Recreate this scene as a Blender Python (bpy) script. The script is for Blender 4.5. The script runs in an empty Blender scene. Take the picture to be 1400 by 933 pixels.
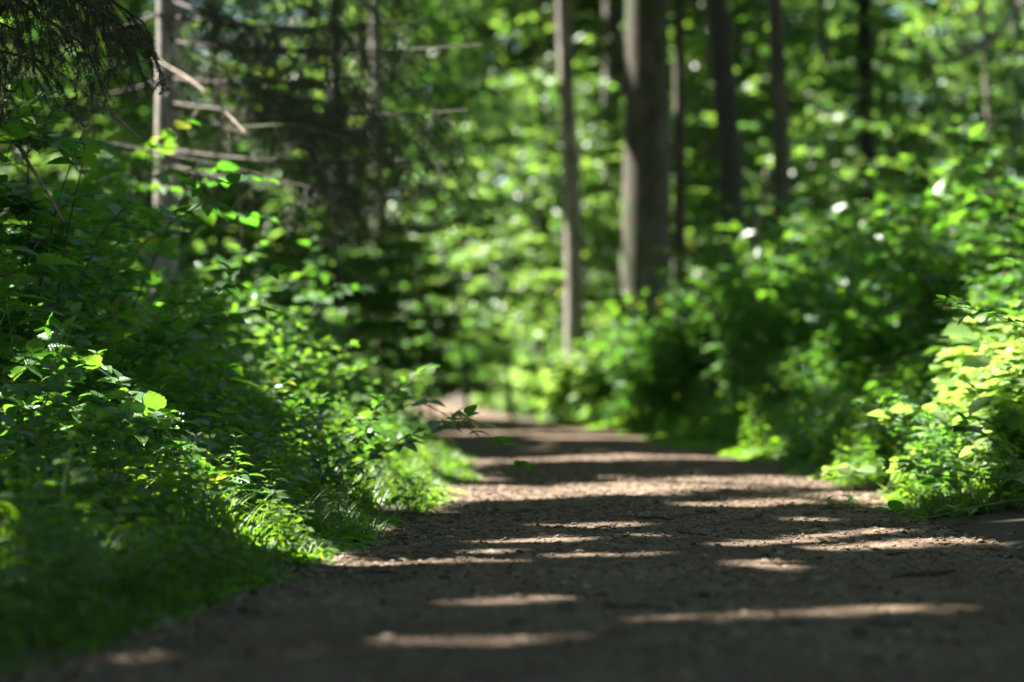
import bpy, math, random
import numpy as np
from math import radians, sin, cos, tan, pi

rng = np.random.default_rng(11)
random.seed(11)
SC = bpy.context.scene
COL = SC.collection

# ---------------------------------------------------------------- camera numbers
F = 3305.0            # focal length in photo pixels (85 mm on a 36 mm sensor, 1400 px wide)
CAMZ = 0.55
HY = 530.0            # horizon row
def at(px, py, d):
    """point seen at photo pixel (px,py) at distance d along the view"""
    return np.array([(px-700.0)/F*d, d, CAMZ+(HY-py)/F*d])
def gd(py):
    """distance at which flat ground shows at row py"""
    return F*CAMZ/(py-HY)
def on_path(px, py):
    return at(px, py, gd(py))
def px_of(p):
    return 700+p[0]/p[1]*F, HY-(p[2]-CAMZ)/p[1]*F

# ---------------------------------------------------------------- sun
EL = radians(54); AZX, AZY = -0.885, 0.466
SUN = np.array([AZX*cos(EL), AZY*cos(EL), sin(EL)])
U1 = np.cross(SUN, [0, 0, 1.0]); U1 /= np.linalg.norm(U1)
U2 = np.cross(SUN, U1)
def sunplane(P):
    P = np.asarray(P, float)
    return np.stack([P@U1, P@U2], -1)

# ---------------------------------------------------------------- numpy mesh building
def norm(v):
    return v/np.maximum(np.linalg.norm(v, axis=-1, keepdims=True), 1e-9)

class MB:
    def __init__(s):
        s.V, s.Q, s.T, s.UV, s.A, s.n = [], [], [], [], [], 0
    def add(s, V, Q=None, T=None, UV=None, var=0.5):
        V = np.asarray(V, np.float32).reshape(-1, 3)
        if Q is not None and len(Q): s.Q.append(np.asarray(Q, np.int32)+s.n)
        if T is not None and len(T): s.T.append(np.asarray(T, np.int32)+s.n)
        s.UV.append(np.zeros((len(V), 2), np.float32) if UV is None else np.asarray(UV, np.float32).reshape(-1, 2))
        s.A.append(np.broadcast_to(np.asarray(var, np.float32), (len(V),)).copy())
        s.V.append(V); s.n += len(V)
    def mesh(s, name, mat, smooth=True):
        me = bpy.data.meshes.new(name)
        if s.n == 0: return me
        V = np.concatenate(s.V); UV = np.concatenate(s.UV); A = np.concatenate(s.A)
        Q = np.concatenate(s.Q) if s.Q else np.zeros((0, 4), np.int32)
        T = np.concatenate(s.T) if s.T else np.zeros((0, 3), np.int32)
        loops = np.concatenate([Q.ravel(), T.ravel()])
        np_ = len(Q)+len(T)
        me.vertices.add(len(V)); me.vertices.foreach_set('co', V.ravel())
        me.loops.add(len(loops)); me.loops.foreach_set('vertex_index', loops.astype(np.int32))
        st = np.concatenate([np.arange(len(Q))*4, len(Q)*4+np.arange(len(T))*3]).astype(np.int32)
        me.polygons.add(np_); me.polygons.foreach_set('loop_start', st)
        me.polygons.foreach_set('use_smooth', np.full(np_, smooth, bool))
        uv = me.uv_layers.new(name='UVMap'); uv.data.foreach_set('uv', UV[loops].ravel())
        at_ = me.attributes.new('var', 'FLOAT', 'POINT'); at_.data.foreach_set('value', A)
        me.update(calc_edges=True); me.validate()
        me.materials.append(mat)
        return me
    def build(s, name, mat, parent=None, smooth=True):
        o = bpy.data.objects.new(name, s.mesh(name, mat, smooth)); COL.objects.link(o)
        if parent is not None: o.parent = parent
        return o
    def leaves(s, tm, P, D, N, L, W=None, var=0.5):
        """instance leaf template tm at points P with axis D, face normal about N, length L, width factor W"""
        P = np.asarray(P, float); n = len(P)
        if n == 0: return
        D = norm(np.asarray(D, float)); X = norm(np.cross(D, np.asarray(N, float))); Z = np.cross(X, D)
        L = np.broadcast_to(np.asarray(L, float), (n,)); W = L if W is None else L*np.asarray(W, float)
        TV, TQ, TT, TUV = tm
        V = (P[:, None, :] + TV[None, :, 0:1]*(X*W[:, None])[:, None, :] + TV[None, :, 1:2]*(D*L[:, None])[:, None, :]
             + TV[None, :, 2:3]*(Z*L[:, None])[:, None, :])
        off = (np.arange(n)*len(TV))[:, None, None]
        Q = (TQ[None]+off).reshape(-1, 4) if len(TQ) else None
        T = (TT[None]+off).reshape(-1, 3) if len(TT) else None
        s.add(V.reshape(-1, 3), Q, T, np.tile(TUV, (n, 1)), np.repeat(np.broadcast_to(np.asarray(var, float), (n,)), len(TV)))
    def tube(s, pts, rad, sides=6, var=0.5, cap=True):
        pts = np.asarray(pts, float); n = len(pts); rad = np.broadcast_to(np.asarray(rad, float), (n,))
        t = norm(np.gradient(pts, axis=0))
        ref = np.array([0, 1, 0.]) if abs(t[0][2]) > .8 else np.array([0, 0, 1.])
        a = norm(np.cross(t, ref)); b = np.cross(t, a)
        ang = np.linspace(0, 2*pi, sides, endpoint=False)
        V = pts[:, None, :] + rad[:, None, None]*(np.cos(ang)[None, :, None]*a[:, None, :] + np.sin(ang)[None, :, None]*b[:, None, :])
        i, j = np.meshgrid(np.arange(n-1), np.arange(sides), indexing='ij'); j2 = (j+1) % sides
        Q = np.stack([i*sides+j, i*sides+j2, (i+1)*sides+j2, (i+1)*sides+j], -1).reshape(-1, 4)
        ln = np.concatenate([[0], np.cumsum(np.linalg.norm(np.diff(pts, axis=0), axis=1))])
        UV = np.stack(np.broadcast_arrays(ang[None, :]/(2*pi), ln[:, None]), -1)
        s.add(V.reshape(-1, 3), Q, None, UV.reshape(-1, 2), var)

def leaf_template(rows, prof, serr=0.0, fold=.10, droop=.25, cols=1):
    """leaf of length 1 on +Y, half widths prof(t), toothed edge; quads in 2*cols strips"""
    V, UV = [], []
    for i in range(rows+1):
        t = i/rows
        w = prof(t)*(1-serr*(i % 2))
        y = t - (serr*.12 if i % 2 else 0)
        z = -droop*t*t
        for c in range(-cols, cols+1):
            f = c/cols
            V.append((w*f, y+abs(f)*.02, z+fold*abs(f)*w*2.0)); UV.append((.5+.5*f*max(prof(t)*2.2, .01), t))
    k = 2*cols+1; Q = []
    for i in range(rows):
        for c in range(2*cols):
            a = i*k+c; Q.append((a, a+1, a+k+1, a+k))
    return np.array(V), np.array(Q), np.zeros((0, 3), int), np.array(UV)

def ovate(w=.3, base=.35):
    def p(t):
        if t <= base: x = t/base; return w*math.sqrt(max(0, 1-(1-x)**2))*0.98+.004
        x = (t-base)/(1-base); return w*(1-x**1.45)*1.0+.004
    return p
TM_NETTLE = leaf_template(14, ovate(.30, .28), .17, .12, .30)
TM_BRAMBLE = leaf_template(12, ovate(.34, .36), .12, .16, .18)
TM_HAZEL = leaf_template(12, ovate(.42, .45), .10, .10, .22)
TM_SMALL = leaf_template(4, ovate(.32, .35), .0, .12, .25)
TM_MED = leaf_template(6, ovate(.34, .35), .10, .10, .22)
def rhomb(w):
    V = np.array([(0, 0, 0), (w, .42, .05), (0, 1, -.12), (-w, .42, .05)])
    return V, np.zeros((0, 4), int), np.array([(0, 1, 2), (0, 2, 3)]), np.array([(.5, 0), (1, .42), (.5, 1), (0, .42)])
TM_RH = rhomb(.34)
TM_HEX = (np.array([(0, 0, 0), (.26, .2, .04), (.3, .6, .03), (0, 1, -.15), (-.3, .6, .03), (-.26, .2, .04), (0, .5, -.02)]),
          np.array([(0, 1, 2, 6), (6, 2, 3, 4), (0, 6, 4, 5)]), np.zeros((0, 3), int),
          np.array([(.5, 0), (1, .2), (1, .6), (.5, 1), (0, .6), (0, .2), (.5, .5)]))
TM_BLADE = (np.array([(-.5, 0, 0), (.5, 0, 0), (-.4, .45, -.03), (.4, .45, -.03), (-.2, .8, -.16), (.2, .8, -.16), (0, 1, -.32)]),
            np.array([(0, 1, 3, 2), (2, 3, 5, 4)]), np.array([(4, 5, 6)]),
            np.array([(0, 0), (1, 0), (0, .45), (1, .45), (0, .8), (1, .8), (.5, 1)]))

# value noise
def vnoise(x, y, seed=0):
    x = np.asarray(x, float); y = np.asarray(y, float)
    xi = np.floor(x).astype(np.int64); yi = np.floor(y).astype(np.int64); fx = x-xi; fy = y-yi
    def h(a, b):
        n = (a*374761393+b*668265263+seed*982451653) & 0x7fffffff
        n = ((n ^ (n >> 13))*1274126177) & 0x7fffffff
        return ((n ^ (n >> 16)) & 0xffff)/65535.0
    sx = fx*fx*(3-2*fx); sy = fy*fy*(3-2*fy)
    return (h(xi, yi)*(1-sx)+h(xi+1, yi)*sx)*(1-sy)+(h(xi, yi+1)*(1-sx)+h(xi+1, yi+1)*sx)*sy
def fbm(x, y, o=4, seed=0):
    s = 0; a = .5
    for k in range(o):
        s = s+a*vnoise(x*2**k, y*2**k, seed+k); a *= .5
    return s/(1-.5**o)

# ---------------------------------------------------------------- materials
def new_mat(name):
    m = bpy.data.materials.new(name); m.use_nodes = True
    nt = m.node_tree; nt.nodes.clear()
    return m, nt.nodes, nt.links
def nd(ns, t, **k):
    n = ns.new(t)
    for a, v in k.items():
        if a in n.inputs.keys(): n.inputs[a].default_value = v
        else: setattr(n, a, v)
    return n
def mixc(ns, ls, fac, a, b, mode='MIX'):
    n = ns.new('ShaderNodeMix'); n.data_type = 'RGBA'; n.blend_type = mode
    for sock, v in ((0, fac), (6, a), (7, b)):
        if isinstance(v, bpy.types.NodeSocket): ls.new(v, n.inputs[sock])
        else: n.inputs[sock].default_value = v if sock == 0 else (*v, 1)
    return n.outputs[2]
def ramp(ns, ls, fac, stops):
    n = ns.new('ShaderNodeValToRGB'); e = n.color_ramp.elements
    while len(e) < len(stops): e.new(.5)
    for i, (p, c) in enumerate(stops):
        e[i].position = p; e[i].color = (*c, 1) if len(c) == 3 else c
    ls.new(fac, n.inputs[0]); return n.outputs[0]
def math_(ns, ls, op, a, b=None, c=None):
    n = ns.new('ShaderNodeMath'); n.operation = op
    for i, v in enumerate((a, b, c)):
        if v is None: continue
        if isinstance(v, bpy.types.NodeSocket): ls.new(v, n.inputs[i])
        else: n.inputs[i].default_value = v
    return n.outputs[0]

def leaf_mat(name, c0, c1, t0, t1, tr=.45, rough=.42, veins=False, vscale=7.0):
    m, ns, ls = new_mat(name)
    var = nd(ns, 'ShaderNodeAttribute', attribute_name='var').outputs['Fac']
    oi = ns.new('ShaderNodeObjectInfo').outputs['Random']
    v = math_(ns, ls, 'MULTIPLY_ADD', oi, .6, -.3)
    v = math_(ns, ls, 'ADD', var, v)
    col = mixc(ns, ls, v, c0, c1); tcol = mixc(ns, ls, v, t0, t1)
    old = math_(ns, ls, 'GREATER_THAN', math_(ns, ls, 'FRACT', math_(ns, ls, 'MULTIPLY', var, 57.3)), .98)
    col = mixc(ns, ls, math_(ns, ls, 'MULTIPLY', old, .7), col, (.16, .15, .035)); tcol = mixc(ns, ls, math_(ns, ls, 'MULTIPLY', old, .7), tcol, (.42, .38, .05))
    bs = nd(ns, 'ShaderNodeBsdfPrincipled', Roughness=rough)
    bs.inputs['Specular IOR Level'].default_value = .45
    if veins:
        uv = ns.new('ShaderNodeUVMap').outputs[0]
        sx = ns.new('ShaderNodeSeparateXYZ'); ls.new(uv, sx.inputs[0])
        au = math_(ns, ls, 'ABSOLUTE', math_(ns, ls, 'SUBTRACT', sx.outputs[0], .5))
        ph = math_(ns, ls, 'SUBTRACT', sx.outputs[1], math_(ns, ls, 'MULTIPLY', au, .55))
        w = math_(ns, ls, 'FRACT', math_(ns, ls, 'MULTIPLY', ph, vscale))
        w = math_(ns, ls, 'ABSOLUTE', math_(ns, ls, 'SUBTRACT', w, .5))            # 0.5 at vein
        side = math_(ns, ls, 'SMOOTH_MIN', math_(ns, ls, 'MULTIPLY', math_(ns, ls, 'SUBTRACT', .5, w), 6.0), 1.0, .2)
        mid = math_(ns, ls, 'SMOOTH_MIN', math_(ns, ls, 'MULTIPLY', au, 22.0), 1.0, .2)
        hgt = math_(ns, ls, 'MULTIPLY', side, mid)
        inv = math_(ns, ls, 'SUBTRACT', 1.0, hgt)
        col = mixc(ns, ls, math_(ns, ls, 'MULTIPLY', inv, .35), col, tuple(min(1, x*1.9) for x in c1))
        tcol = mixc(ns, ls, math_(ns, ls, 'MULTIPLY', inv, .4), tcol, tuple(x*.45 for x in t0))
        bp = nd(ns, 'ShaderNodeBump', Strength=.55, Distance=.004); ls.new(hgt, bp.inputs['Height']); ls.new(bp.outputs[0], bs.inputs['Normal'])
    ls.new(col, bs.inputs['Base Color'])
    tl = ns.new('ShaderNodeBsdfTranslucent'); ls.new(tcol, tl.inputs[0])
    mx = nd(ns, 'ShaderNodeMixShader'); mx.inputs[0].default_value = tr
    ls.new(bs.outputs[0], mx.inputs[1]); ls.new(tl.outputs[0], mx.inputs[2])
    out = ns.new('ShaderNodeOutputMaterial'); ls.new(mx.outputs[0], out.inputs[0])
    return m

M = {}
M['nettle'] = leaf_mat('nettle_leaf', (.042, .120, .032), (.085, .185, .040), (.11, .34, .02), (.26, .50, .03), .42, .36, True, 8)
M['bramble'] = leaf_mat('bramble_leaf', (.038, .110, .034), (.076, .175, .042), (.10, .32, .02), (.24, .48, .03), .40, .32, True, 8)
M['hazel'] = leaf_mat('hazel_leaf', (.040, .112, .038), (.076, .17, .048), (.10, .33, .02), (.24, .46, .025), .45, .42, True, 7)
M['herb'] = leaf_mat('herb_leaf', (.045, .125, .02), (.095, .18, .022), (.18, .46, .015), (.36, .58, .02), .48, .45, True, 6)
M['sun_leaf'] = leaf_mat('sunlit_leaf', (.085, .165, .035), (.14, .22, .06), (.25, .50, .05), (.44, .64, .11), .44, .42, True, 7)  # leaf colour lightened to carry the sunlight on these bushes
M['beech'] = leaf_mat('beech_leaf', (.030, .078, .024), (.075, .14, .035), (.12, .33, .04), (.30, .49, .06), .42, .46)
M['crown'] = leaf_mat('crown_leaf', (.024, .062, .018), (.055, .105, .022), (.11, .28, .02), (.24, .38, .03), .32, .42)
M['needle'] = leaf_mat('spruce_needle', (.020, .038, .014), (.065, .085, .032), (.04, .10, .012), (.09, .16, .02), .18, .5)
M['grass'] = leaf_mat('grass_blade', (.024, .072, .016), (.070, .14, .026), (.10, .32, .015), (.28, .46, .025), .40, .45)

def bark_mat(name, dark, light, moss=None, mossamt=.4, vs=(9, 9, 1.6), bump=.5):
    m, ns, ls = new_mat(name)
    tc = ns.new('ShaderNodeTexCoord').outputs['Object']
    mp = nd(ns, 'ShaderNodeMapping'); mp.inputs['Scale'].default_value = vs; ls.new(tc, mp.inputs[0])
    n1 = nd(ns, 'ShaderNodeTexNoise', Scale=2.2, Detail=8.0, Roughness=.65); ls.new(mp.outputs[0], n1.inputs[0])
    n2 = nd(ns, 'ShaderNodeTexNoise', Scale=2.6, Detail=6.0); ls.new(tc, n2.inputs[0])
    f = ramp(ns, ls, n1.outputs[0], [(.40, (0, 0, 0)), (.60, (1, 1, 1))])
    col = mixc(ns, ls, f, dark, light)
    col = mixc(ns, ls, math_(ns, ls, 'MULTIPLY', ramp(ns, ls, n2.outputs[0], [(.42, (0, 0, 0)), (.6, (1, 1, 1))]), .7), col, tuple(x*.45 for x in light))
    if moss:
        n3 = nd(ns, 'ShaderNodeTexNoise', Scale=2.6, Detail=6.0, Roughness=.7); ls.new(tc, n3.inputs[0])
        k = ramp(ns, ls, n3.outputs[0], [(.62-mossamt*.4, (0, 0, 0)), (.74-mossamt*.3, (1, 1, 1))])
        col = mixc(ns, ls, k, col, moss)
    bs = nd(ns, 'ShaderNodeBsdfPrincipled', Roughness=.85); ls.new(col, bs.inputs['Base Color'])
    bp = nd(ns, 'ShaderNodeBump', Strength=bump, Distance=.02); ls.new(n1.outputs[0], bp.inputs['Height']); ls.new(bp.outputs[0], bs.inputs['Normal'])
    out = ns.new('ShaderNodeOutputMaterial'); ls.new(bs.outputs[0], out.inputs[0])
    return m
M['bark_grey'] = bark_mat('grey_bark', (.055, .048, .042), (.20, .175, .15), (.06, .085, .025), .25)
M['bark_brown'] = bark_mat('brown_bark', (.030, .022, .017), (.15, .115, .09), (.05, .075, .022), .4, (7, 7, 1.1), 1.0)
M['bark_dark'] = bark_mat('dark_bark', (.015, .013, .011), (.055, .045, .036), (.02, .04, .012), .35)
M['bark_moss'] = bark_mat('mossy_bark', (.06, .05, .04), (.24, .21, .17), (.09, .12, .025), .55)
M['bark_pale'] = bark_mat('pale_bark', (.12, .105, .09), (.42, .37, .32), (.10, .12, .04), .12)
M['deadwood'] = bark_mat('dead_wood', (.10, .075, .055), (.34, .26, .19), None, 0, (14, 14, 14), .3)
M['twig'] = bark_mat('dark_twig', (.018, .013, .010), (.07, .05, .036), None, 0, (30, 30, 30), .3)
M['cane_green'] = bark_mat('green_cane', (.07, .14, .03), (.16, .24, .06), None, 0, (20, 20, 20), .1)
M['cane_red'] = bark_mat('ruddy_cane', (.05, .035, .02), (.13, .09, .045), (.08, .12, .03), .4, (20, 20, 20), .1)

def soil_mat(name, dark, mid, light, fine=1.0):
    m, ns, ls = new_mat(name)
    tc = ns.new('ShaderNodeTexCoord').outputs['Object']
    n1 = nd(ns, 'ShaderNodeTexNoise', Scale=1.1, Detail=6.0, Roughness=.6); ls.new(tc, n1.inputs[0])
    n2 = nd(ns, 'ShaderNodeTexNoise', Scale=48.0*fine, Detail=9.0, Roughness=.75); ls.new(tc, n2.inputs[0])
    n3 = nd(ns, 'ShaderNodeTexVoronoi', Scale=70.0*fine); ls.new(tc, n3.inputs[0])
    n4 = nd(ns, 'ShaderNodeTexNoise', Scale=140.0*fine, Detail=4.0, Roughness=.7); ls.new(tc, n4.inputs[0])
    col = mixc(ns, ls, ramp(ns, ls, n1.outputs[0], [(.35, (0, 0, 0)), (.65, (1, 1, 1))]), mid, light)
    col = mixc(ns, ls, ramp(ns, ls, n2.outputs[0], [(.36, (1, 1, 1)), (.58, (0, 0, 0))]), col, dark)
    n5 = nd(ns, 'ShaderNodeTexNoise', Scale=3.2, Detail=5.0, Roughness=.65); ls.new(tc, n5.inputs[0])
    col = mixc(ns, ls, ramp(ns, ls, n5.outputs[0], [(.38, (.75, .75, .75)), (.55, (0, 0, 0))]), col, tuple(x*.62 for x in mid))
    col = mixc(ns, ls, ramp(ns, ls, n4.outputs[0], [(.60, (0, 0, 0)), (.70, (.7, .7, .7))]), col, tuple(min(1, x*1.5) for x in light))
    bs = nd(ns, 'ShaderNodeBsdfPrincipled', Roughness=.9); ls.new(col, bs.inputs['Base Color'])
    bs.inputs['Specular IOR Level'].default_value = .25
    h = math_(ns, ls, 'ADD', math_(ns, ls, 'MULTIPLY', n2.outputs[0], 1.0), math_(ns, ls, 'MULTIPLY', n3.outputs[0], .35))
    h = math_(ns, ls, 'ADD', h, math_(ns, ls, 'MULTIPLY', n4.outputs[0], .4))
    bp = nd(ns, 'ShaderNodeBump', Strength=.8, Distance=.007); ls.new(h, bp.inputs['Height']); ls.new(bp.outputs[0], bs.inputs['Normal'])
    out = ns.new('ShaderNodeOutputMaterial'); ls.new(bs.outputs[0], out.inputs[0])
    return m
M['path'] = soil_mat('trodden_soil', (.032, .020, .012), (.122, .080, .050), (.240, .170, .115))
M['ground'] = soil_mat('forest_soil', (.018, .014, .010), (.050, .040, .026), (.075, .060, .038), .5)
M['clod'] = soil_mat('soil_crumb', (.05, .036, .027), (.13, .10, .075), (.22, .175, .135), 1.5)
def plain(name, c0, c1, rough=.7):
    m, ns, ls = new_mat(name)
    var = nd(ns, 'ShaderNodeAttribute', attribute_name='var').outputs['Fac']
    n1 = nd(ns, 'ShaderNodeTexNoise', Scale=40.0, Detail=4.0)
    f = math_(ns, ls, 'ADD', math_(ns, ls, 'MULTIPLY', n1.outputs[0], .4), math_(ns, ls, 'MULTIPLY', var, .6))
    bs = nd(ns, 'ShaderNodeBsdfPrincipled', Roughness=rough); ls.new(mixc(ns, ls, f, c0, c1), bs.inputs['Base Color'])
    out = ns.new('ShaderNodeOutputMaterial'); ls.new(bs.outputs[0], out.inputs[0])
    return m
M['litter'] = plain('dead_leaf', (.022, .014, .009), (.30, .21, .12))
M['bud'] = plain('pale_bud', (.35, .36, .28), (.7, .68, .6))

# ---------------------------------------------------------------- things
def tag(o, label=None, cat=None, group=None, kind=None):
    if label: o['label'] = label
    if cat: o['category'] = cat
    if group: o['group'] = group
    if kind: o['kind'] = kind
    return o
def empty(name, loc=(0, 0, 0)):
    o = bpy.data.objects.new(name, None); o.empty_display_size = .2; COL.objects.link(o); o.location = loc
    return o
def copy_tree(root):
    c = root.copy(); COL.objects.link(c)
    for ch in root.children:
        d = ch.copy(); COL.objects.link(d); d.parent = c
        for g in ch.children:
            e = g.copy(); COL.objects.link(e); e.parent = d
    return c

# ---------------------------------------------------------------- terrain
LY = [(0, -2.6), (3, -1.55), (5.05, -1.02), (7, -.66), (9.6, -.50), (11.4, -.42), (15, -.33), (20, -.55), (30, -1.2), (45, -2.2), (73, -4.0), (110, -8), (200, -22)]
RY = [(0, 1.6), (3, 1.75), (7, 1.78), (9.6, 1.80), (15.2, 1.97), (20, 1.9), (30, 1.38), (45, .1), (73, -1.7), (110, -5.6), (200, -19)]
def xl(y): return np.interp(y, [a for a, _ in LY], [b for _, b in LY])+.20*(vnoise(np.asarray(y)*.8, 0*np.asarray(y), 7)-.5)+.12*(vnoise(np.asarray(y)*2.6, 0*np.asarray(y), 8)-.5)
def xr(y): return np.interp(y, [a for a, _ in RY], [b for _, b in RY])+.22*(vnoise(np.asarray(y)*.8, 0*np.asarray(y), 17)-.5)+.12*(vnoise(np.asarray(y)*2.6, 0*np.asarray(y), 18)-.5)
def smooth(t): t = np.clip(t, 0, 1); return t*t*(3-2*t)
def gz(x, y):
    x = np.asarray(x, float); y = np.asarray(y, float)
    ul = xl(y)-x; ur = x-xr(y)
    z = .30*smooth(ul/2.2)+.25*smooth((ul-2)/8) + (.62+.30*smooth((y-16)/14))*smooth(ur/2.8)+.45*smooth((ur-2.5)/7)
    z = z + .05*(fbm(x*1.3, y*1.3, 3, 5)-.5)*smooth(np.maximum(ul, ur)*2+.4)
    z = z - .035*smooth(np.minimum(-ul, -ur)*5+.35)
    return z
def path_z(x, y):
    c = (xl(y)+xr(y))/2; h = (xr(y)-xl(y))/2; t = (x-c)/h
    z = .012 - .02*t*t + .012*t*0 - .05*smooth((abs(t)-.93)/.18)
    z = z + .035*(fbm(x*1.1, y*.9, 3, 21)-.5) + .012*(fbm(x*6, y*6, 3, 31)-.5) + .006*(fbm(x*28, y*28, 3, 41)-.5)*np.clip(12/np.maximum(y, 1), .3, 1)
    return z

def grid(xs, ys, zf):
    X, Y = np.meshgrid(xs, ys)
    return np.stack([X, Y, zf(X, Y)], -1)
def grid_faces(nx, ny):
    i, j = np.meshgrid(np.arange(ny-1), np.arange(nx-1), indexing='ij')
    a = i*nx+j
    return np.stack([a, a+1, a+nx+1, a+nx], -1).reshape(-1, 4)
xs = np.unique(np.concatenate([np.linspace(-260, -14, 24), np.arange(-14, 14.01, .16), np.linspace(14, 260, 24)]))
ys = np.unique(np.concatenate([np.linspace(-120, -2, 20), np.arange(-2, 60, .22), np.arange(60, 130, 1.0), np.linspace(130, 420, 20)]))
g = MB(); G = grid(xs, ys, gz); g.add(G.reshape(-1, 3), grid_faces(len(xs), len(ys)))
tag(g.build('ground', M['ground']), kind='structure')
p = MB()
yy = np.concatenate([np.arange(-3, 3.6, .12), np.arange(3.6, 14, .022), np.arange(14, 30, .06), np.arange(30, 130, .3)])
tt = np.linspace(-1.14, 1.14, 150)
c = (xl(yy)+xr(yy))/2; h = (xr(yy)-xl(yy))/2
PX = c[:, None]+h[:, None]*tt[None]; PY = np.repeat(yy[:, None], len(tt), 1)
p.add(np.stack([PX, PY, path_z(PX, PY)], -1).reshape(-1, 3), grid_faces(len(tt), len(yy)))
tag(p.build('path', M['path']), kind='structure')

# ---------------------------------------------------------------- gaps cut in the crowns so sun lands on set spots
SPOTK = []; SPOTS = []          # (A2, B2, r) in the plane across the sun
def spot(A, B, r):
    SPOTS.append((sunplane(A), sunplane(B), r)); SPOTK.append(float((np.asarray(A)+np.asarray(B))@SUN/2))
def streak(x0, y0, x1, y1, r):
    spot(on_path(x0, y0), on_path(x1, y1), r)
streak(650, 680, 800, 674, .26); streak(800, 674, 1140, 655, .40)
streak(640, 632, 1040, 624, .34)
streak(640, 593, 750, 590, .8)
streak(490, 773, 690, 771, .0)
streak(130, 893, 480, 893, -.05)
streak(540, 880, 800, 874, -.03)
streak(900, 850, 1310, 830, -.035)
streak(1000, 748, 1230, 722, .0)
streak(1130, 752, 1330, 738, .01)
streak(790, 763, 890, 761, .01)
streak(690, 743, 760, 741, .01)
streak(1000, 692, 1070, 688, .10)
streak(650, 827, 770, 822, .0)
streak(760, 722, 850, 718, .0)
for b in ((40, 515, 150, 505, 8.5, .16), (120, 560, 230, 590, 8.5, .18), (30, 590, 140, 605, 8.4, .13)):
    spot(at(b[0], b[1], b[4]), at(b[2], b[3], b[4]), b[5])
spot(at(300, 700, 8.3), at(430, 765, 7.8), .12)
spot(at(520, 690, 11), at(640, 650, 13.5), .13)
spot(at(1250, 640, 12), at(1400, 640, 12), .38); spot(at(1290, 560, 12.2), at(1420, 500, 12.2), .46); spot(at(1370, 620, 11.4), at(1480, 520, 11.4), .42); spot(at(1170, 645, 12.5), at(1290, 690, 11), .14)
spot(at(400, 470, 14), at(470, 520, 15), .25); spot(at(470, 560, 15), at(560, 600, 17), .30)
# bright bank at the bend and the leaf sprays over it
B0 = len(SPOTS)
spot(at(660, 530, 50), at(785, 450, 40), 1.2); spot(at(640, 520, 66), at(720, 470, 46), 1.8); spot(at(640, 545, 60), at(560, 545, 75), 2.2); spot(at(700, 560, 45), at(600, 560, 60), 1.5)
BANK = set(range(B0, len(SPOTS)))
spot(at(580, 280, 34), at(760, 320, 34), .6); spot(at(640, 110, 36), at(760, 160, 36), .6); spot(at(700, 380, 38), at(560, 420, 40), .7)
spot(at(1120, 150, 38), at(1190, 190, 38), .7); spot(at(880, 40, 35.5), at(880, 110, 35.5), .22); spot(at(875, 340, 35.5), at(885, 400, 35.5), .18)
spot(at(773, 0, 43.7), at(778, 90, 43.7), .2); spot(at(788, 350, 43.7), at(790, 390, 43.7), .16); spot(at(560, 520, 75), at(520, 420, 80), 2.6); spot(at(620, 450, 70), at(560, 380, 75), 1.8); spot(at(430, 300, 60), at(500, 330, 60), 1.2); spot(at(560, 560, 85), at(620, 545, 60), 2.0); spot(at(600, 500, 64), at(720, 500, 60), 2.2); spot(at(500, 490, 78), at(600, 470, 74), 2.2); spot(at(570, 540, 56), at(690, 505, 52), 1.5); spot(at(600, 450, 66), at(700, 440, 56), 1.4); spot(at(470, 420, 72), at(640, 400, 78), 2.6); spot(at(500, 470, 60), at(600, 440, 64), 1.6); spot(at(212, 10, 18), at(214, 60, 18), .25); spot(at(214, 130, 18), at(214, 190, 18), .22)
spot(at(1358, 150, 40), at(1362, 230, 40), .4)

PROT = []  # crown leaves are kept here so these trunks stay shaded
def protected(P):
    q = sunplane(P); k = np.zeros(len(q), bool)
    for A, B, r in PROT:
        d = B-A; t = np.clip(((q-A)@d)/(d@d), 0, 1); k |= np.linalg.norm(q-(A+t[:, None]*d), axis=1) < r
    return k
for (xa, ya, xb_, yb_, dd_, rr_) in ((884, -20, 878, 430, 36, .75), (985, -20, 1018, 410, 33, .5), (1064, -20, 1076, 370, 34, .4), (1184, -20, 1187, 310, 43, .5), (773, 100, 790, 330, 44, .35)):
    PROT.append((sunplane(at(xa, ya, dd_)), sunplane(at(xb_, yb_, dd_)), rr_))
def carved(P, tol=1.0, far=None, mg=.08, only=None):
    q = sunplane(P); keep = np.ones(len(q), bool); al = np.asarray(P, float)@SUN
    rag = .5*vnoise(q[:, 0]*3.1+50, q[:, 1]*3.1+50, 91)+.5*vnoise(q[:, 0]*8.3+50, q[:, 1]*8.3+50, 92)
    for si, ((A, B, r), K) in enumerate(zip(SPOTS, SPOTK)):
        if only is not None and si not in only: continue
        d = B-A; L2 = max(1e-9, d@d)
        t = np.clip(((q-A)@d)/L2, 0, 1)
        dist = np.linalg.norm(q-(A+t[:, None]*d), axis=1)
        hit = dist <= (r*tol+mg)*(.5+1.0*rag)
        if far is not None: hit &= (al-K) > far
        keep &= ~hit
    return ~keep

# ---------------------------------------------------------------- tall trees
def trunk_curve(base, top, h0, h1, n=14, wob=.02):
    ts = np.linspace(0, 1, n); b = np.array(base, float); t = np.array(top, float)
    P = b+(t-b)*ts[:, None]
    P[:, 0] += wob*h1*(fbm(ts*3+b[0]*7, ts*0+b[1], 2, 3)-.5); P[:, 1] += wob*h1*(fbm(ts*3+b[1]*5, ts*0+b[0], 2, 9)-.5)
    P[0] = b
    return P

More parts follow.
